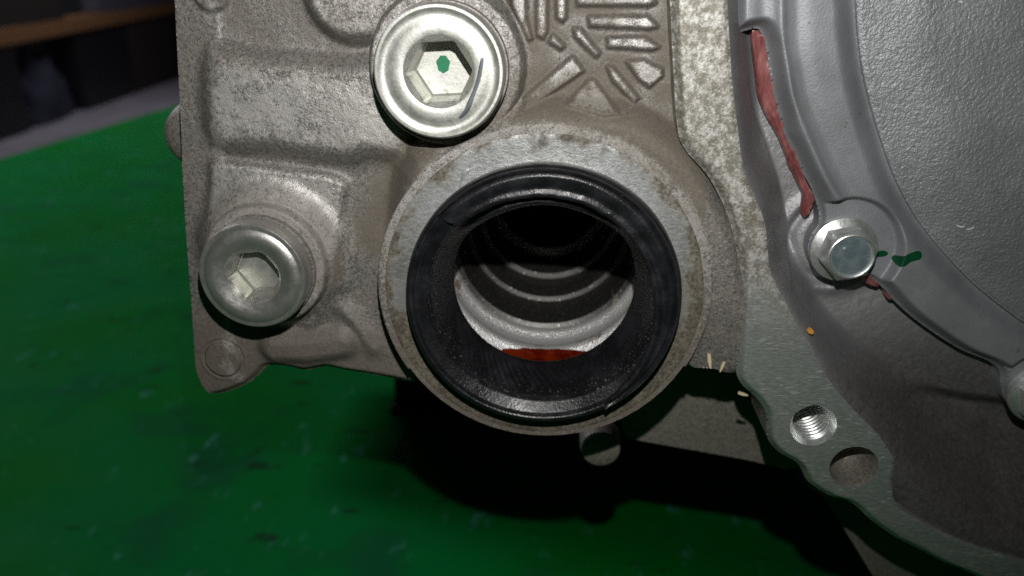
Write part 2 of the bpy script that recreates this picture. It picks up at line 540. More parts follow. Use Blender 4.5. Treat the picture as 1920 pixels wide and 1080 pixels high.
M['blue_cloth'] = plain('blue_cloth', (0.02, 0.022, 0.04), (0.05, 0.052, 0.085), 50, 0.9)
M['grey_metal'] = plain('grey_metal', (0.10, 0.10, 0.13), (0.22, 0.22, 0.27), 60, 0.5, 0.3)
M['brown_box'] = plain('brown_card', (0.02, 0.014, 0.012), (0.05, 0.035, 0.028), 60, 0.8)

# ------------------------------------------------------------------ the setting
def structure(o):
    o['kind'] = 'structure'
    return o
G = -(H + BENCH * 1000)
structure(link('workshop_floor', [(-9000, -3000, G), (6000, -3000, G), (6000, 12000, G), (-9000, 12000, G)], [(0, 1, 2, 3)], M['concrete'], None, False))

# the bench: its far edge runs as the photograph shows it
e0, e1 = on_height(0, 296, -H), on_height(330, 196, -H)
u = (e1 - e0)[:2]
u /= np.linalg.norm(u)
wv = np.array([u[1], -u[0]])                      # across the bench
bench = empty('workbench', (0, 300, G), 'green painted workbench under the gearbox, scuffed and oil stained', 'workbench')
fr = (np.array([e0[0], e0[1], 0.0]), u, wv)
box('bench_top', (-1900, 0, -H - 40), (1700, 1750, -H), M['bench'], bench, 5.0, fr)
for a in (-1840, 1580):
    for b in (60, 1630):
        box('leg', (a, b, G), (a + 60, b + 60, -H - 40), M['bench_leg'], bench, 2.0, fr)

# the second bench far behind, with what stands under and on it
f0, f1 = on_height(0, 268, G), on_height(330, 150, G)
u2 = (f1 - f0)[:2]
u2 /= np.linalg.norm(u2)
w2 = np.array([u2[1], -u2[0]])
f2 = (np.array([f0[0], f0[1], 0.0]), u2, w2)
def behind(px, py, off=0.0):                       # where a pixel's ray meets the front plane of that bench
    d = RT * ((px - 960) / F) + UP * ((540 - py) / F) + FWD
    nrm = np.array([w2[0], w2[1]])
    t = ((f0[:2] + w2 * off) @ nrm) / (d[:2] @ nrm)
    p = d * t
    return (p[:2] - f0[:2]) @ u2, p[2]
def far_thing(name, a0, a1, z0, z1, deep, mat, label, cat, front=0.0, group=None, bev=12.0):
    o = box(name, (a0, -deep, z0), (a1, front, z1), mat, None, bev, f2)
    o['label'], o['category'] = label, cat
    if group:
        o['group'] = group
    return o
zb0, zb1 = behind(0, 92)[1], behind(330, 26)[1]
beam = far_thing('timber_beam', -200, 6200, zb0, zb0 + 135, 160, M['wood'], 'long brown timber beam lying across dark crates in the background', 'beam')
beam.rotation_euler = (0, 0, 0)
# the beam tilts up towards its far end
tilt = (zb1 - zb0) / (behind(330, 26)[0] - behind(0, 92)[0])
for v in beam.data.vertices:
    v.co.z += tilt * (v.co.y + 3.0)
beam_z = lambda a: zb0 + tilt * a
for k, (a, L, mt, lab) in enumerate([
        (-350, 900, 'dark_box', 'black plastic crate under the timber beam, beside the blue cloth'),
        (1700, 1300, 'dark_box', 'long black plastic crate under the timber beam, behind the concrete strip'),
        (3050, 1500, 'brown_box', 'dark brown box under the timber beam, next to the long black crate'),
        (4600, 1700, 'dark_box', 'black plastic crate under the far end of the timber beam')]):
    far_thing('crate', a, a + L, G, beam_z(a) - 2, 700, M[mt], lab, 'crate', -20)
# a heap of blue cloth on the floor between the crates
def lump(name, a, w, z0, h, deep, mat, label, cat, seed=0):
    nu, nv = 36, 16
    V, Fc = [], []
    for i in range(nu):
        for j in range(nv):
            th, ph = 2 * math.pi * i / nu, 0.5 * math.pi * j / (nv - 1)
            k = 1 + 0.45 * vn(np.array([2 * math.cos(th) + 3]), np.array([2 * math.sin(th) + j * 0.3]), 0.8, seed)[0]
            al, ac = a + w * 0.5 * k * math.cos(th) * math.cos(ph), -deep * 0.5 + deep * 0.5 * k * math.sin(th) * math.cos(ph)
            V.append((f2[0][0] + al * u2[0] + ac * w2[0], f2[0][1] + al * u2[1] + ac * w2[1], z0 + h * k * math.sin(ph)))
    for i in range(nu):
        for j in range(nv - 1):
            i2 = (i + 1) % nu
            Fc.append((i * nv + j, i2 * nv + j, i2 * nv + j + 1, i * nv + j + 1))
    o = link(name, V, Fc, mat, None)
    o['label'], o['category'] = label, cat
    return o
lump('cloth_heap', 1120, 1050, G, 560, 420, M['blue_cloth'], 'crumpled blue cloth heap between the black crates', 'cloth', 1)
far_thing('storage_box', 300, 1500, beam_z(300) + 134, beam_z(900) + 380, 150, M['brown_box'], 'dull brown box standing on the timber beam', 'box', -4)
far_thing('storage_box', 2300, 5600, beam_z(2300) + 134, beam_z(3900) + 420, 150, M['grey_metal'], 'long grey steel box standing on the timber beam', 'box', -4)
far_thing('storage_box', -900, 180, beam_z(-300) + 134, beam_z(0) + 300, 150, M['blue_cloth'], 'blue grey box on the near end of the timber beam', 'box', -4)

# ------------------------------------------------------------------ the gearbox
AX = np.array([-3.5, -63.2])                     # axis of the output shaft bore
gear = empty('gearbox', (40, 300, -H), 'aluminium car gearbox with an empty black axle seal and two hex socket plugs', 'gearbox')

# ---- main case
VPX, VPY = 1060, -20
def back(c, Y0, Y1):                              # the pixel at depth Y1 of the point seen at c on depth Y0
    return (VPX + (c[0] - VPX) * Y0 / Y1, VPY + (c[1] - VPY) * Y0 / Y1)
PU, PL = at(820, 137, 159), at(472, 520, 163.5)     # plug centres
PAD = at(415, 677, 176)
CASE_Y = 178.0
def hole_at(c, r):
    return np.array([c + r * np.array([math.cos(a), math.sin(a)]) for a in np.linspace(0, 2 * math.pi, 60, endpoint=False)])
left_edge = pts([(326, -60), (333, 60), (340, 200), (345, 330), (352, 450), (360, 560), (366, 640), (370, 690), (384, 724), (404, 743)], CASE_Y)
bottom_edge = pts([(404, 743), (432, 736), (470, 717), (489, 700), (500, 690), (530, 690), (572, 698), (610, 691), (640, 697), (700, 707), (740, 714), (775, 722)], CASE_Y)
lower_collar = [AX + 36.5 * np.array([math.cos(R(a)), math.sin(R(a))]) for a in range(212, 338, 6)]
case_right = pts([(1300, 682), (1335, 682), (1372, 694), (1410, 720), (1420, 640), (1420, 470), (1400, 400), (1360, 320), (1310, 250), (1300, -60)], 172)
case_out = np.vstack([spline(left_edge, 4), spline(bottom_edge, 4)[1:], np.array(lower_collar), case_right])
bore_hole = np.array([AX + 28.6 * np.array([math.cos(a), math.sin(a)]) for a in np.linspace(0, 2 * math.pi, 180, endpoint=False)])

z3 = lambda l: [(930 + p[0] / 4, p[1] / 4) for p in l]
POCK = [z3(q) for q in [
    [(130, -160), (218, -160), (226, 150), (268, 285), (245, 300), (190, 180), (120, 40)],
    [(306, -160), (384, -160), (378, 240), (352, 285), (308, 262)],
    [(456, -160), (528, -160), (522, 130), (494, 160), (458, 128)],
    [(606, -80), (1150, -80), (1196, 20), (1150, 38), (612, 36)],
    [(698, 128), (1138, 126), (1212, 200), (1150, 214), (706, 192)],
    [(838, 286), (1112, 280), (1160, 312), (1222, 352), (1170, 372), (846, 352)],
    [(984, 462), (1108, 452), (1180, 492), (1244, 516), (1246, 570), (1150, 650), (1070, 590)],
    [(586, 216), (632, 220), (775, 400), (750, 424), (602, 280)],
    [(838, 500), (880, 512), (1066, 735), (1036, 768), (876, 600)],
    [(574, 428), (654, 532), (400, 704), (232, 778), (206, 742)],
    [(702, 598), (736, 606), (908, 832), (800, 838), (540, 772)],
    [(428, 262), (508, 342), (486, 366), (398, 312)]]]
POCK_MM = [pts(q, 173.5) for q in POCK]
HATCH = spline(pts([(960, -60), (965, 60), (945, 190), (985, 240), (1150, 250), (1290, 240), (1290, -60)], 174), 3, True)
BULGE = spline(pts([(385, 95), (500, 98), (620, 108), (760, 125), (780, 300), (700, 300), (645, 309), (520, 290), (390, 270)], 175), 4, True)
PANEL = spline(pts([(400, 298), (500, 308), (640, 330), (650, 380), (640, 470), (600, 560), (430, 430), (388, 430), (386, 330)], 176), 4, True)
TOPB = at(655, -18, 172)
SHOULDER = spline(pts([(760, 330), (850, 262), (960, 214), (1080, 206), (1200, 222), (1290, 290), (1350, 380), (1390, 480), (1400, 700), (1000, 800), (760, 640)], 170), 4, True)
FOLD = pts([(585, 600), (625, 560), (665, 600), (700, 650)], 177)
LOB = pts([(520, 650), (580, 650), (640, 640)], 177)

def case_h(X, Z, grain=True):
    dl = sd_line(X, Z, spline(left_edge, 4))
    h = -3.4 * (1 - ss(0.0, 9.5, dl)) + 0.7 * np.exp(-((dl - 9.2) / 1.6) ** 2)
    bul = sd_poly(X, Z, BULGE)
    h = smax(h, 4.4 * rise(bul, 8.0) - 0.6, 1.2)
    pan = sd_poly(X, Z, PANEL)
    h = smax(h, 2.9 * rise(pan, 4.2) - 0.6, 1.0)
    h = smax(h, 5.2 * rise(circ(X, Z, TOPB, 10.5), 5.0) - 0.4, 0.7)
    h = smax(h, 2.6 * rise(circ(X, Z, at(392, -16, 176), 4.3), 2.0) - 0.6, 0.5)
    # hatch field
    hat = 3.6 * rise(sd_poly(X, Z, HATCH), 3.0)
    pk = np.full(X.shape, 1e9)
    for q in POCK_MM:
        m = (X > q[:, 0].min() - 2) & (X < q[:, 0].max() + 2) & (Z > q[:, 1].min() - 2) & (Z < q[:, 1].max() + 2)
        if m.any():
            pk[m] = np.minimum(pk[m], sd_poly(X[m], Z[m], q))
    # collar and plug bosses
    sh = sd_poly(X, Z, SHOULDER)
    h = smax(h, 10.5 * rise(sh - 1.5, 9.0) * ss(-95, -48, Z + 0.45 * X) + 4.5 * rise(sh + 1.5, 7.0) * (1 - ss(-95, -48, Z + 0.45 * X)), 1.5)
    h = smax(h, hat, 1.0)
    h = h + 1.4 * rise(pk - 0.2, 1.05) - 0.12 * np.exp(-((pk - 1.0) / 0.4) ** 2)
    h = smax(h, 8.6 * rise(circ(X, Z, PU, 16.6), 2.6), 0.5)
    h = smax(h, 5.0 * rise(circ(X, Z, PL + np.array([1.2, 1.5]), 17.5), 8.0), 1.5)
    h = smax(h, 8.0 * rise(circ(X, Z, PL + np.array([0.4, 0.2]), 14.6), 1.6), 0.5)
    # folds near the bottom
    h = smax(h, 2.6 * rise(sd_line(X, Z, FOLD) - 2.8, 7.0) - 0.3, 1.2)
    h = smax(h, 3.8 * rise(sd_line(X, Z, LOB) - 4.2, 6.0) - 0.3, 1.2)
    pd = circ(X, Z, PAD, 4.5)
    h = smax(h, 1.7 * rise(pd - 2.0, 2.2) - 0.9, 0.5) + 0.75 * rise(pd, 0.6) - 0.5 * np.exp(-((pd - 0.5) / 0.35) ** 2)
    h = smax(h, 10.6 * rise(circ(X, Z, AX, 37.6), 1.1), 0.4)
    h = h + (0.35 * vn(X, Z, 7, 1) + 0.08 * vn(X, Z, 2.2, 2) + 0.07 * vn(X, Z, 0.8, 3)) * (1 - rise(circ(X, Z, AX, 38), 1))
    # rounded lower edge
    db = sd_line(X, Z, spline(bottom_edge, 3))
    return h - 2.2 * (1 - ss(0, 2.6, db)) ** 2

def case_wear(X, Z):
    dl = sd_line(X, Z, spline(left_edge, 4))
    w = 0.75 * np.exp(-((dl - 9.0) / 1.8) ** 2)
    b = sd_poly(X, Z, BULGE)
    w = np.maximum(w, 0.85 * rise(b + 3.5, 5.0))
    p = sd_poly(X, Z, PANEL)
    w = np.maximum(w, 0.85 * rise(p + 1.0, 3.0))
    for q in POCK_MM:
        w = np.maximum(w, (0.85 + 0.9 * vn(X, Z, 2.6, 4)) * rise(sd_poly(X, Z, q) + 0.3, 1.1) * (0.62 + 0.38 * ss(q[:, 1].min(), q[:, 1].max(), Z)))  # each bar is set paler towards its top
    w = np.maximum(w, 0.5 * rise(circ(X, Z, TOPB, 9), 4))
    w = np.maximum(w, 0.6 * np.exp(-((circ(X, Z, PL + np.array([1.2, 1.5]), 18.0)) / 2.0) ** 2) * (X > PL[0]))
    w = np.maximum(w, 0.55 * rise(circ(X, Z, PU, 17.5), 1.5))
    cr = circ(X, Z, AX, 37.4)
    k = rise(cr - 0.2, 2.0)
    w = w * (1 - k) + k * (0.1 + 0.6 * ss(-85, -45, Z))
    return w
def case_dirt(X, Z):
    d = (0.42 + 0.7 * vn(X, Z, 3.5, 6)) * rise(sd_poly(X, Z, HATCH), 5.0)
    for q in POCK_MM:
        d = d * (1 - 0.7 * rise(sd_poly(X, Z, q) + 0.3, 0.9))
    d = np.maximum(d, 0.6 * rise(circ(X, Z, PL + np.array([1.0, 1.0]), 17.0), 3) * (Z > PL[1] - 6))
    low = ss(-66, -86, Z) * 0.5
    d = np.maximum(d, np.where(X < -38, low, 0))
    cr = circ(X, Z, AX, 37.4)
    rg = 0.4 + 0.7 * ss(-65, -95, Z)
    d = np.maximum(d, 0.7 * rise(circ(X, Z, AX, 46), 8) * (Z > AX[1] + 5) * (X < AX[0] + 34))
    k = rise(cr - 0.2, 2.5)
    return d * (1 - k) + k * rg * 0.6
case = field('gear_case', case_out, lambda x, z: CASE_Y - case_h(x, z), 0.26, 34, M['case'], gear, [bore_hole, hole_at(PU, 8.5), hole_at(PL, 8.0)],
             {'wear': case_wear, 'dirt': case_dirt})
case['label'] = 'dirty grey cast case with bosses, ribs and a round collar'
# machined face of the collar
def ring_fn(X, Z):
    return CASE_Y - 10.6 - 0.16 + 0.05 * vn(X, Z, 3, 4) + 0.45 * ss(34.8, 36.3, np.hypot(X - AX[0], Z - AX[1])) + 0 * X
ring_out = np.array([AX + (36.5 + 0.25 * math.sin(3 * a + 1)) * np.array([math.cos(a), math.sin(a)]) for a in np.linspace(0, 2 * math.pi, 200, endpoint=False)])
cf = field('collar_face', ring_out, ring_fn, 0.45, 1.2, M['collar'], case, [bore_hole],
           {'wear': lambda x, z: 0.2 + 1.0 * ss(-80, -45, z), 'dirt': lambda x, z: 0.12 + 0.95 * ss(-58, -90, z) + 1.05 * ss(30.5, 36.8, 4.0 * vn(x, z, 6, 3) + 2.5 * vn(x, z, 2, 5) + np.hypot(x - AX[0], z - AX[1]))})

# ---- things behind the case: its rear half, lugs, sump
rear = prism('rear_case', pts([(1120, 700), (1150, 560), (1460, 560), (1520, 870), (1474, 880), (1400, 862), (1176, 822)], 205), 205, 330, M['rear'], gear)
rear['label'] = 'dull brown grey lower wall of the case behind the collar'
lug_c = at(1126, 843, 198)
lg = lathe('casting_lug', [(0.01, 198), (5.0, 198), (5.5, 198.4), (5.7, 200), (5.8, 206)], lug_c, M['rear'], gear, 48, angle=40)
prism('rear_body', pts([(380, -60), (385, 640), (480, 660), (760, 690), (1000, 700), (1350, 640), (1380, -60)], 405), 405, 520, M['rear'], gear)
prism('upper_body_blocker', [(-78, 140), (210, 140), (210, -20), (-78, -20)], 216, 520, M['rear'], gear)  # unseen upper part of the gearbox, added to block lamp light from the bench
lathe('casting_lug', [(0.01, 186), (5.2, 186), (7.2, 187.5), (8.2, 191), (8.6, 215)], at(372, 252, 190), M['rear'], gear, 48, angle=40)
prism('lower_wall', pts([(1500, 900), (1560, 925), (1900, 1060), (2100, 1180), (1800, 1300), (1640, 1085), (1548, 935)], 203), 203, 300, M['rear'], gear)
sump = np.array([at(738, 700, 465), at(1500, 700, 465), at(1500, 756, 465), at(738, 756, 465)])
z_sump = at(900, 757, 465)[1]
prism('sump', [(sump[0][0], -60), (sump[1][0], -60), (sump[1][0], z_sump), (sump[0][0], z_sump)], 465, 620, M['block'], gear)
blk = prism('support_block', [(sump[0][0] - 1, z_sump + 0.3), (sump[1][0] + 30, z_sump + 0.3), (sump[1][0] + 30, -H), (sump[0][0] - 1, -H)], 455, 600, M['block'], None)
blk['label'], blk['category'] = 'black block on the green bench propping up the gearbox', 'block'

# ---- oil seal
def seal_fn(r, y, th):
    low = 0.5 - 0.5 * np.sin(th)                    # 1 at the bottom
    band = np.exp(-((r - 22.9) / 1.0) ** 2)
    cone = ss(164.5, 166.5, y) * (1 - ss(172.5, 173.8, y))
    up = ss(0.35, 1.0, np.sin(th)) * ss(164.0, 174, y)
    r = r + 0.17 * cone * np.sin(th * 84 + y * 2.2) * ss(R(205), R(225), th) * (1 - ss(R(275), R(300), th)) - 0.75 * up
    y = y - 8.5 * up
    y = y - 0.10 * np.exp(-((r - 27.9) / 0.5) ** 2) * np.sin(r * 14)
    y = y + 0.25 * np.sin(3 * th + 1.0) * ss(20, 24, r) * (1 - ss(25, 29, r))
    return r + 0.10 * np.sin(2 * th + 0.6), y
sp = [(29.9, 178), (29.9, 163.2), (29.6, 161.9), (29.0, 161.3)]
sp += [(r, 161.2 + 0.55 * max(0, 28.6 - r)) for r in np.linspace(28.6, 25.2, 16)]
sp += [(24.9, 163.6), (24.7, 164.2)] + [(r, 164.3 + 2.9 * (24.6 - r)) for r in np.linspace(24.6, 21.5, 20)]
sp += [(21.1, 174.2), (20.9, 175.0), (21.0, 175.8), (21.8, 176.6), (24, 177.0), (28.4, 177.2)]
seal = lathe('oil_seal', sp, AX, M['rubber'], gear, 720, angle=50, fn=seal_fn)
seal['label'] = 'black rubber axle oil seal with a torn outer lip'
attr(seal, 'dirt', [0.8 * math.exp(-((math.hypot(v.co.x, v.co.z) * 1000 - 24.4) / 1.4) ** 2) for v in seal.data.vertices])
# the torn lip: a crescent of rubber lifted off the seal
ths = np.linspace(R(-60), R(139), 150)
ri = np.interp(np.degrees(ths), [-60, -56, -40, -20, 0, 25, 60, 100, 120, 133, 137, 139], [28.2, 27.2, 26.0, 24.9, 23.9, 23.3, 23.1, 23.1, 23.5, 24.1, 24.7, 26.0])
ri = ri + 0.05 * np.sin(ths * 17) + 0.04 * np.sin(ths * 47)
V, Fc = [], []
NR = 14
K = NR + 6
for t, q in zip(ths, ri):
    ro = 29.3
    sec = [(ro, 162.4), (ro - 0.05, 161.0), (ro - 0.3, 160.55)]
    for k in range(1, NR + 1):
        r = ro - 0.3 + (q + 0.4 - ro + 0.3) * k / NR
        y = 160.3 + 0.16 * (ro - r) + 0.06 * math.sin(5 * t + r) + 0.55 * math.exp(-((r - 28.3) / 0.35) ** 2)
        y += min(1, (R(139) - t) / R(28)) * (0.35 * math.exp(-((r - q - 2.0) / 0.9) ** 2) - 0.25 * math.exp(-((r - q - 0.7) / 0.6) ** 2))
        y += 0.5 * (1 - min(1, (R(139) - t) / R(10)))
        sec.append((r, y))
    yl = sec[-1][1]
    sec += [(q, yl + 0.35), (q + 0.05, yl + 1.1), (q + 0.9, yl + 2.0)]
    for r, y in sec:
        V.append((AX[0] + r * math.cos(t), y, AX[1] + r * math.sin(t)))
n_ = len(ths)
for i in range(n_ - 1):
    for k in range(K - 1):
        Fc.append((i * K + k, (i + 1) * K + k, (i + 1) * K + k + 1, i * K + k + 1))
Fc += [tuple(range(K)), tuple(range((n_ - 1) * K, n_ * K))]
lip = link('torn_lip', V, Fc, M['rubber'], seal, True, 45)

# ---- the bore behind the seal
b1 = [(28.8, 177.0), (28.8, 192.4), (28.3, 193.2), (27.0, 193.9), (26.4, 194.6), (26.1, 195.6), (26.3, 197.0), (27.2, 198.4), (27.7, 199.8), (27.6, 202.4), (27.2, 203.5), (26.3, 204.3), (25.7, 205.1), (25.5, 206.4), (25.6, 206.9)]
bc = lathe('bearing_cup', b1, AX, M['bore_cast'], gear, 160, angle=60)
bc['label'] = 'bright blasted metal cup inside the bore'
b2 = [(25.7, 206.7), (24.4, 207.3), (24.2, 208.5), (23.9, 221.6), (23.5, 222.2), (22.3, 222.6), (22.1, 223), (21.9, 235.5), (21.4, 236.2), (19.9, 236.6), (19.7, 237), (19.5, 251), (19.1, 251.6), (16.5, 252), (16.3, 253), (16.0, 285), (14, 286), (13.6, 400), (0.01, 401)]
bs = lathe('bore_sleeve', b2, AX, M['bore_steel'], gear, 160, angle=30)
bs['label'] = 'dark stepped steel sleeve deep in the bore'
# oil lying in the bottom of the bore: a film that thins out to both sides
def oil_fn(r, y, th):
    a = np.abs(np.degrees(th) - 270) / 25
    return r + 1.7 * np.clip(a, 0, 1) ** 2.2 + 0.05 * np.sin(th * 40), y
oil = lathe('oil_puddle', [(28.75, 178.0), (28.2, 178.6), (28.0, 186), (27.8, 190.5), (27.3, 192.4), (26.75, 193.4), (26.4, 194.0), (26.35, 194.5), (27.6, 194.9), (28.9, 193), (28.95, 178.0)], AX, M['oil'], None, 60, angle=70, fn=oil_fn, t0=R(245), t1=R(295))
oil['label'], oil['category'] = 'small pool of red gear oil at the bottom of the seal bore', 'oil'

# ---- socket plugs
def plug(c, y0, r, mat, label, ap, rot, dish, wmat, soc):
    k = r / 13.0
    pr = [(r * 0.985, y0 + 5.5), (r, y0 + 5.0), (r, y0 + 0.9), (r * 0.985, y0 + 0.25), (r * 0.965, y0), (r * 0.925, y0)]
    pr += dish(r, y0)
    pr += [(ap * 1.27, y0 + 0.15), (ap * 1.22, y0 + 0.25), (ap * 1.14, y0 + 0.75), (ap, y0 + 1.4, 'h'), (ap * 0.965, y0 + soc - 0.5, 'h'), (ap * 0.90, y0 + soc, 'h')]
    o = lathe('socket_plug', pr, c, mat, gear, 192, rot, 28, cap=True)
    o['label'] = label
    w = lathe('sealing_washer', [(r * 0.75, y0 + 5.1), (r * 1.02, y0 + 5.1), (r * 1.035, y0 + 5.4), (r * 1.035, y0 + 6.9), (r * 1.0, y0 + 7.4)], c, wmat, o, 96, angle=40)
    return o
plug_u = plug(PU, 160.4, 13.0, M['zinc'], 'pale zinc hex socket plug with a green paint dot', 5.75, R(3),
              lambda r, y: [(r * 0.89, y + 0.28), (r * 0.85, y + 0.5), (r * 0.80, y + 0.5), (r * 0.74, y + 0.28), (r * 0.67, y + 0.12)], M['washer'], 10.0)
plug_l = plug(PL, 163.6, 12.2, M['zinc_grey'], 'dull grey hex socket plug with a domed ring head', 5.25, R(6),
              lambda r, y: [(r * 0.895, y + 0.02), (r * 0.88, y - 0.12), (r * 0.82, y - 0.5), (r * 0.75, y - 0.62), (r * 0.68, y - 0.5), (r * 0.61, y - 0.1)], M['washer'], 6.4)
sf_ = lathe('lit_socket_floor', [(4.75, 163.6 + 6.42, 'h'), (4.6, 163.6 + 6.3, 'h')], PL, M['zinc'], plug_l, 96, R(6), 28, cap=True)  # brighter zinc than the head, painting in the light on the floor
gd = at(831, 120, 170.3)
gp = [gd + np.array([1.35 * math.cos(a) * (1 + .08 * math.sin(5 * a)), 1.75 * math.sin(a) * (1 + .07 * math.sin(7 * a))]) for a in np.linspace(0, 2 * math.pi, 40, endpoint=False)]
o = prism('paint_dot', gp, 170.25, 170.6, M['green_mark'], plug_u)
o['label'] = 'round dot of green paint in the socket'

# ---- bell housing: mating flange, wall, cover
z4 = lambda l: [(1340 + p[0] / 3.31, p[1] / 3.31) for p in l]
z7 = lambda l: [(1240 + p[0] / 2.16, 580 + p[1] / 2.16) for p in l]
z8 = lambda l: [(1340 + p[0] / 2.16, 260 + p[1] / 2.16) for p in l]
FY = 167.0
inner_px = [(1364, -60), (1364, 0), (1369, 90), (1373, 151), (1382, 227), (1397, 326), (1433, 413), (1440, 473), (1447, 515), (1474, 570), (1516, 649), (1559, 719), (1606, 774), (1643, 811), (1668, 846), (1677, 868), (1673, 913), (1681, 946), (1703, 964), (1772, 1001), (1842, 1029), (1920, 1052), (2010, 1075)]
outer_px = [(2010, 1180), (1900, 1118), (1819, 1080), (1772, 1061), (1721, 1034), (1684, 1015), (1638, 983), (1601, 950), (1559, 936), (1518, 909), (1499, 876), (1462, 853), (1441, 825), (1439, 779), (1420, 751), (1394, 727), (1383, 700), (1386, 640), (1390, 560), (1386, 485), (1366, 405), (1331, 335), (1288, 285), (1272, 240), (1264, 120), (1258, 0), (1256, -60)]
inner = spline(pts(inner_px, FY), 5)
outer = spline(pts(outer_px, FY), 5)
fl_out = np.vstack([inner, outer])
HOLE_T, HOLE_B = at(1525, 798, FY), at(1601, 876, FY)
def ring_pts(c, r, n=64):
    return np.array([c + r * np.array([math.cos(a), math.sin(a)]) for a in np.linspace(0, 2 * math.pi, n, endpoint=False)])
bell = empty('bell_housing', (60, 190, -120))
attach(bell, gear)
def flange_y(X, Z):
    e = sd_line(X, Z, outer)
    y = FY + 1.8 * (1 - ss(0, 2.2, e)) ** 2 + 0.12 * vn(X, Z, 5, 5) + 0.07 * vn(X, Z, 0.9, 6) * ss(-58, -30, Z)
    return y + 0.25 * (1 - ss(0, 0.8, sd_line(X, Z, inner)))
# the upper stretch keeps its cast skin, the lower one is milled: one mesh each, meeting on a line
cut = at(1420, 560, FY)[1]
def clip(poly, zc, keep_up):
    out = []
    P = list(poly)
    for a, b in zip(P, P[1:] + P[:1]):
        ia, ib = (a[1] > zc) == keep_up, (b[1] > zc) == keep_up
        if ia:
            out.append(a)
        if ia != ib:
            t = (zc - a[1]) / (b[1] - a[1])
            out.append(a + (b - a) * t)
    return np.array(out)
# milled look fades into cast skin through the 'dirt' attribute
fdirt = lambda x, z: 0.05 + 0.85 * ss(-72, -38, z + 4 * vn(x, z, 6, 2)) + 0.6 * (1 - ss(0, 2.5, sd_line(x, z, outer)))
mf = field('mating_flange', fl_out, flange_y, 0.30, 16, M['flange'], bell, [ring_pts(HOLE_T, 5.3), ring_pts(HOLE_B, 5.6)],
           {'dirt': lambda x, z: 0.1 + 0.5 * (1 - ss(0, 2.5, sd_line(x, z, outer))), 'wear': lambda x, z: 0.6 * ss(-66, -40, z),
            'cast': lambda x, z: ss(-80, -52, z + 8 * vn(x, z, 7, 2))})
mf['label'] = 'pale mating flange, rough at the top and milled bright below'
# threads
def thr(r, y, th):
    return r + 0.28 * np.sin(2 * math.pi * y / 1.35 + th) * (y > FY + 1.6), y
tp = [(5.35, FY), (5.25, FY + 0.15), (4.75, FY + 1.2)] + [(4.5, y) for y in np.linspace(FY + 1.6, FY + 15, 100)] + [(0.01, FY + 16)]
th_o = lathe('threaded_hole', tp, HOLE_T, M['bolt'], bell, 96, angle=50, fn=thr)
th_o['label'] = 'bright threaded bolt hole in the flange'
bh = lathe('blind_hole', [(5.7, FY), (5.5, FY + 0.3), (5.25, FY + 3), (4.7, FY + 6), (3.7, FY + 8.4), (2.2, FY + 10), (0.01, FY + 10.8)], HOLE_B, M['rear'], bell, 80, angle=50)

# wall and floor of the housing
WALL = spline(pts([(1372, -60), (1376, 72), (1394, 121), (1409, 181), (1425, 227), (1440, 266), (1452, 302), (1467, 353), (1479, 422), (1482, 464), (1473, 512), (1500, 570), (1540, 640), (1600, 700)], 184), 4)
LEDGE = spline(pts([(1500, 560), (1545, 625), (1575, 650), (1620, 676), (1703, 710), (1795, 733), (1920, 748), (2050, 752)], 188), 4)
ledge_poly = np.vstack([LEDGE, pts([(2100, 1250), (1400, 1250), (1400, 600)], 188)])
wall_poly = np.vstack([WALL, pts([(1500, 800), (1300, 800), (1300, -60)], 184)])
BOLT1, BOLT2 = at(1580, 466, 181), at(1950, 737, 181)
inner_soft = spline(pts([(1364, -60), (1369, 90), (1382, 227), (1397, 326), (1433, 413), (1447, 515), (1474, 570), (1516, 649), (1559, 719), (1604, 778), (1648, 838), (1694, 905), (1760, 972), (1842, 1029), (1920, 1052), (2010, 1075)], FY), 6)
def bell_y(X, Z):
    e = sd_line(X, Z, inner_soft)
    k = ss(-70, -125, Z)
    kw = ss(-60, -76, Z)
    y = FY + 4.0 * (1 - k) + 1.0 * k + (16 + 4 * k) * ss(0, 9 + 26 * k, e) 
    s = sd_poly(X, Z, wall_poly)
    y = y + 1.6 * (1 - rise(s, 0.9)) * (1 - kw)
    y = y + 5.0 * rise(sd_poly(X, Z, ledge_poly) + 2.0, 5.5) * ss(2, 16, e)
    y = y - 2.2 * np.exp(-(np.maximum(circ(X, Z, BOLT1, 11), 0) / 2.5) ** 2) 
    y = y + 1.8 * np.exp(-((circ(X, Z, BOLT1 + np.array([-1.0, 0]), 9.6)) / 1.5) ** 2)
    return y + 0.3 * vn(X, Z, 9, 6) + 0.10 * vn(X, Z, 1.2, 7)
wall_out = np.vstack([inner + np.array([-0.5, 0.0]), pts([(2060, 1060), (2060, -60)], 180)])
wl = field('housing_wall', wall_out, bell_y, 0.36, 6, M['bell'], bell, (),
           {'dirt': lambda x, z: np.clip(0.45 * rise(sd_poly(x, z, wall_poly), 1.0) * (1 - ss(-60, -76, z)) + 0.72 * ss(-64, -92, z), 0, 0.85)})  # here the attribute only darkens: the upper slope, and towards the bottom
wl['label'] = 'dark blasted inner wall of the bell housing'

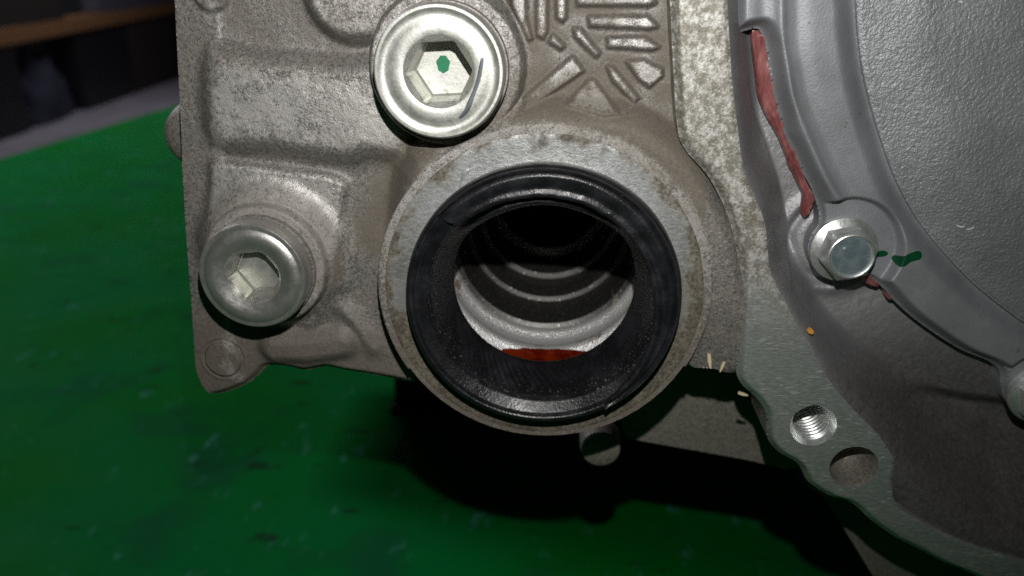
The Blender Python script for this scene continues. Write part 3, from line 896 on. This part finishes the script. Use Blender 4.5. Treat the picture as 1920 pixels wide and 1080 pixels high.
# the cover bolted inside the housing
foot_px = [(1372, -60), (1372, 0), (1373, 50), (1382, 62), (1400, 58), (1420, 54), (1430, 60), (1440, 90), (1452, 166), (1464, 211), (1473, 248), (1490, 284), (1509, 326), (1527, 360), (1539, 399), (1537, 425), (1524, 445), (1518, 475), (1530, 508), (1560, 528), (1618, 519), (1652, 536), (1692, 579), (1738, 616), (1803, 658), (1858, 681), (1880, 700), (1882, 730), (1900, 765), (1960, 790)]
rim_px = [(1600, -60), (1607, 0), (1611, 60), (1621, 136), (1639, 211), (1658, 272), (1683, 339), (1724, 413), (1780, 482), (1840, 542), (1920, 603), (1985, 640)]
CY = 178.0
foot = spline(pts(foot_px, CY + 3), 5)
rim = spline(pts(rim_px, CY + 2), 5)
cov_out = np.vstack([foot, pts([(2040, 800), (2040, 660)], CY + 2), rim[::-1]])
crest = spline(pts([(1464, -60), (1464, 0), (1466, 80), (1474, 127), (1486, 190), (1510, 250), (1530, 296), (1556, 350), (1585, 390)], CY), 5)
def cover_y(X, Z):
    d = sd_line(X, Z, foot)
    c = sd_line(X, Z, crest)
    e = sd_line(X, Z, rim)
    y = CY + 4.5 - 4.5 * ss(0, 2.6, d)
    y = y - 0.9 * np.exp(-(c / 1.0) ** 2) + 0.5 * np.exp(-((c - 3.4) / 1.6) ** 2)
    y = y + 3.4 * (1 - ss(0, 5.6, e))
    for b in (BOLT1, BOLT2):
        s = circ(X, Z, b, 12.3)
        y = y + np.clip(CY + 3.0 - y, 0, 9) * rise(s, 1.3)
    return y + 0.08 * vn(X, Z, 9, 3) + 0.02 * vn(X, Z, 1.5, 1)
cov = field('inner_cover', cov_out, cover_y, 0.30, 9, M['cover'], gear, (), {'dirt': lambda x, z: 0.25 * ss(-45, -90, z)})
cov['label'] = 'smooth grey cover ring bolted inside the bell housing'
disc_out = np.vstack([rim + np.array([-0.15, -0.15]), pts([(2060, 650), (2060, -60)], CY + 2)])
def disc_y(X, Z):
    e = sd_line(X, Z, rim)
    return CY + 1.9 - 1.7 * ss(0, 14, e) + 0.35 * (1 - ss(0, 0.7, e)) + 0.06 * vn(X, Z, 12, 2) + 0.07 * vn(X, Z, 0.9, 4)
dc = field('grained_disc', disc_out, disc_y, 0.30, 4, M['disc'], cov)
dc['label'] = 'leather grained grey centre of the cover'

# green marker strokes on the cover
def mark(l, name='paint_mark', Y=CY + 1):
    q = spline(pts(l, Y), 5, True)
    return field(name, q, lambda x, z: cover_y(x, z) - 0.10, 0.3, 0.3, M['dark_mark'], cov)
mark(z8([(648, 468), (662, 455), (690, 454), (702, 464), (690, 475), (660, 478)]), Y=CY + 3)
mark(z8([(730, 490), (752, 476), (790, 456), (822, 452), (836, 464), (826, 482), (790, 492), (760, 512), (738, 512)]))

# bolts
def bolt(c, rot):
    y0 = CY + 2.8
    o = lathe('flange_bolt', [(5.6, y0 + 0.4, 'h'), (5.6, y0 - 4.6, 'h'), (5.55, y0 - 5.3), (5.15, y0 - 6.0), (4.9, y0 - 6.15), (4.55, y0 - 6.0), (4.3, y0 - 5.55), (2.0, y0 - 5.45), (0.4, y0 - 5.45)], c, M['bolt'], gear, 144, rot, 26, cap=True)
    lathe('bolt_flange', [(7.6, y0 + 0.5), (7.7, y0 - 0.3), (7.55, y0 - 0.8), (6.9, y0 - 1.1), (5.2, y0 - 1.9)], c, M['bolt'], o, 96, angle=40)
    lathe('bolt_end', [(4.32, y0 - 5.5), (4.2, y0 - 5.68), (2.0, y0 - 5.62)], c, M['bolt_end'], o, 72, cap=True)
    lathe('bolt_dimple', [(0.45, y0 - 5.55), (0.38, y0 - 5.95), (0.2, y0 - 6.15)], c + np.array([-1.6, 1.7]), M['bolt'], o, 20, cap=True)
    return o
bo = bolt(BOLT1, R(13))
bo['label'] = 'zinc flange bolt with a blue grey end beside the green marks'
bo2 = bolt(BOLT2, R(-20))
bo2['label'] = 'zinc flange bolt at the lower rim of the cover'

# red sealant squeezed out along the cover's foot
def bead(name, left, right, Y, bulge):
    a, b = spline(pts(left, Y), 8), spline(pts(right, Y), 8)
    n = min(len(a), len(b))
    K = 9
    V, Fc = [], []
    for i in range(n):
        for k in range(K):
            t = k / (K - 1)
            p = a[i] * (1 - t) + b[i] * t
            wd = np.linalg.norm(b[i] - a[i])
            hgt = (0.3 + 0.7 * t) * math.sin(math.pi * min(1, t * 1.02) * 0.62) * min(wd * 0.9, bulge) * (1 + 0.22 * math.sin(i * 0.41) + 0.14 * math.sin(i * 1.3 + k)) + 0.35 * math.exp(-((t - 0.25 - 0.1 * math.sin(i * .23)) / 0.1) ** 2)
            fade = min(1, i / 3, (n - 1 - i) / 4)
            V.append((p[0], Y + 1.5 - hgt * (0.25 + 0.75 * fade), p[1]))
    for i in range(n - 1):
        for k in range(K - 1):
            Fc.append((i * K + k, i * K + k + 1, (i + 1) * K + k + 1, (i + 1) * K + k))
    m = len(V)
    V += [(v[0], Y + 4.0, v[2]) for v in V]
    for i in range(n - 1):
        Fc.append((i * K, (i + 1) * K, m + (i + 1) * K, m + i * K))
        j = K - 1
        Fc.append(((i + 1) * K + j, i * K + j, m + i * K + j, m + (i + 1) * K + j))
    for i in (0, n - 1):
        for k in range(K - 1):
            Fc.append((i * K + k, i * K + k + 1, m + i * K + k + 1, m + i * K + k))
    o = link(name, V, Fc, M['sealant'], cov, True, 60)
    o['label'] = 'red sealant squeezed out under the cover edge'
    return o
SL = z4([(225, 190), (232, 300), (242, 420), (262, 600), (322, 735), (392, 840), (432, 930), (478, 1060)]) + z8([(296, 95), (345, 195), (362, 245), (358, 290), (366, 322)])
SR = z4([(303, 190), (312, 290), (350, 450), (386, 620), (416, 740), (440, 840), (484, 930), (534, 1060)]) + z8([(332, 95), (372, 185), (396, 235), (388, 285), (370, 324)])
SL = [(a[0] + 0.22 * (b[0] - a[0]), a[1] + 0.22 * (b[1] - a[1])) for a, b in zip(SL, SR)]
SR = [(b[0] + 2.5, b[1]) for b in SR]
bead('sealant_bead', SL, SR, CY + 4.9, 1.5)
bead('sealant_bead', z8([(602, 556), (618, 590), (650, 606), (672, 606)]), z8([(622, 545), (640, 566), (662, 584), (674, 600)]), CY + 4.0, 1.5)
bead('sealant_bead', z8([(700, 630), (712, 658), (735, 662)]), z8([(712, 622), (728, 640), (742, 656)]), CY + 4.0, 1.0)

# ---- crumbs, splinters and shavings
def sliver(name, a, b, Y, wd, mat, label, cat):
    p, q = at(a[0], a[1], Y), at(b[0], b[1], Y)
    d = (q - p) / np.linalg.norm(q - p)
    nn = np.array([-d[1], d[0]]) * wd / 2
    o = prism(name, [p - nn, (p + q) / 2 - nn * 1.3, q - nn * 0.5, q + nn * 0.4, (p + q) / 2 + nn * 1.1, p + nn], Y - wd * 0.4, Y + wd * 0.4, mat, None)
    o['label'], o['category'] = label, cat
    return o
sliver('straw_splinter', (1329, 664), (1332, 690), 168.6, 0.7, M['straw'], 'pale straw splinter upright at the notch beside the collar', 'splinter')
sliver('straw_splinter', (1358, 678), (1350, 697), 168.9, 0.5, M['straw'], 'short pale straw splinter leaning beside the longer one', 'splinter')
sliver('straw_splinter', (1384, 736), (1402, 741), 171.0, 0.6, M['straw'], 'pale straw splinter lying against the flange edge', 'splinter')
chip = sliver('amber_chip', (1516, 617), (1524, 624), 171.4, 1.0, M['amber'], 'tiny amber crumb on the dark wall beside the flange', 'crumb')
# curl of metal raised on the collar, gouge across the upper plug
def strip(name, l, wd, yfun, mat, parent, label):
    q = spline(np.array([at(p[0], p[1], p[2]) for p in l]), 8)
    V, Fc = [], []
    m = len(q)
    for i, p in enumerate(q):
        a, b = q[max(i - 1, 0)], q[min(i + 1, m - 1)]
        d = (b - a) / np.linalg.norm(b - a)
        nn = np.array([-d[1], d[0]]) * wd * (0.35 + 0.65 * math.sin(math.pi * (0.08 + 0.84 * i / (m - 1)))) / 2
        for t, up in ((-1, 0.0), (-0.4, 0.14), (0.4, 0.14), (1, 0.0)):
            w = p + nn * t
            V.append((w[0], yfun(w) - 0.03 - up * wd * 0.5, w[1]))
    for i in range(m - 1):
        for k in range(3):
            Fc.append((i * 4 + k, i * 4 + k + 1, i * 4 + 5 + k, i * 4 + 4 + k))
    o = link(name, V, Fc, mat, parent, True)
    o['label'] = label
    return o
gr_ = [(r, y) for r, y in [(3.0, 162), (6.6, 161.4), (7.3, 160.7), (7.6, 160.6), (8.7, 160.5), (9.62, 160.68), (10.4, 160.9), (11.05, 160.9), (11.57, 160.66), (12.0, 160.38), (13, 160.38)]]
plug_y = lambda w: float(np.interp(np.hypot(*(w - PU)), [g[0] for g in gr_], [g[1] for g in gr_]))
n = NT('gouge_metal')
M['gouge'] = n.done((0.13, 0.14, 0.155), 0.5, 0.5)
strip('gouge', [(905, 108, 161), (899, 140, 161), (888, 172, 161), (876, 205, 161), (862, 221, 161)], 1.1, plug_y, M['gouge'], plug_u, 'long grey gouge across the plug head')
strip('metal_burr', [(880, 318, 167), (872, 325, 167), (868, 338, 167), (864, 352, 167)], 1.2, lambda w: 167.0, M['bolt'], case, 'bright curl of metal raised on the collar')
for l in ([(1798, 425, 178), (1806, 428, 178), (1813, 427, 178)], [(1816, 433, 178), (1824, 431, 178), (1830, 427, 178)], [(1798, 2, 178), (1806, 5, 178)]):
    strip('chalk_scratch', l, 0.32, lambda w: float(disc_y(np.array([w[0]]), np.array([w[1]]))[0]) - 0.12, M['chalk'], cov, 'short white scratch on the grained disc')
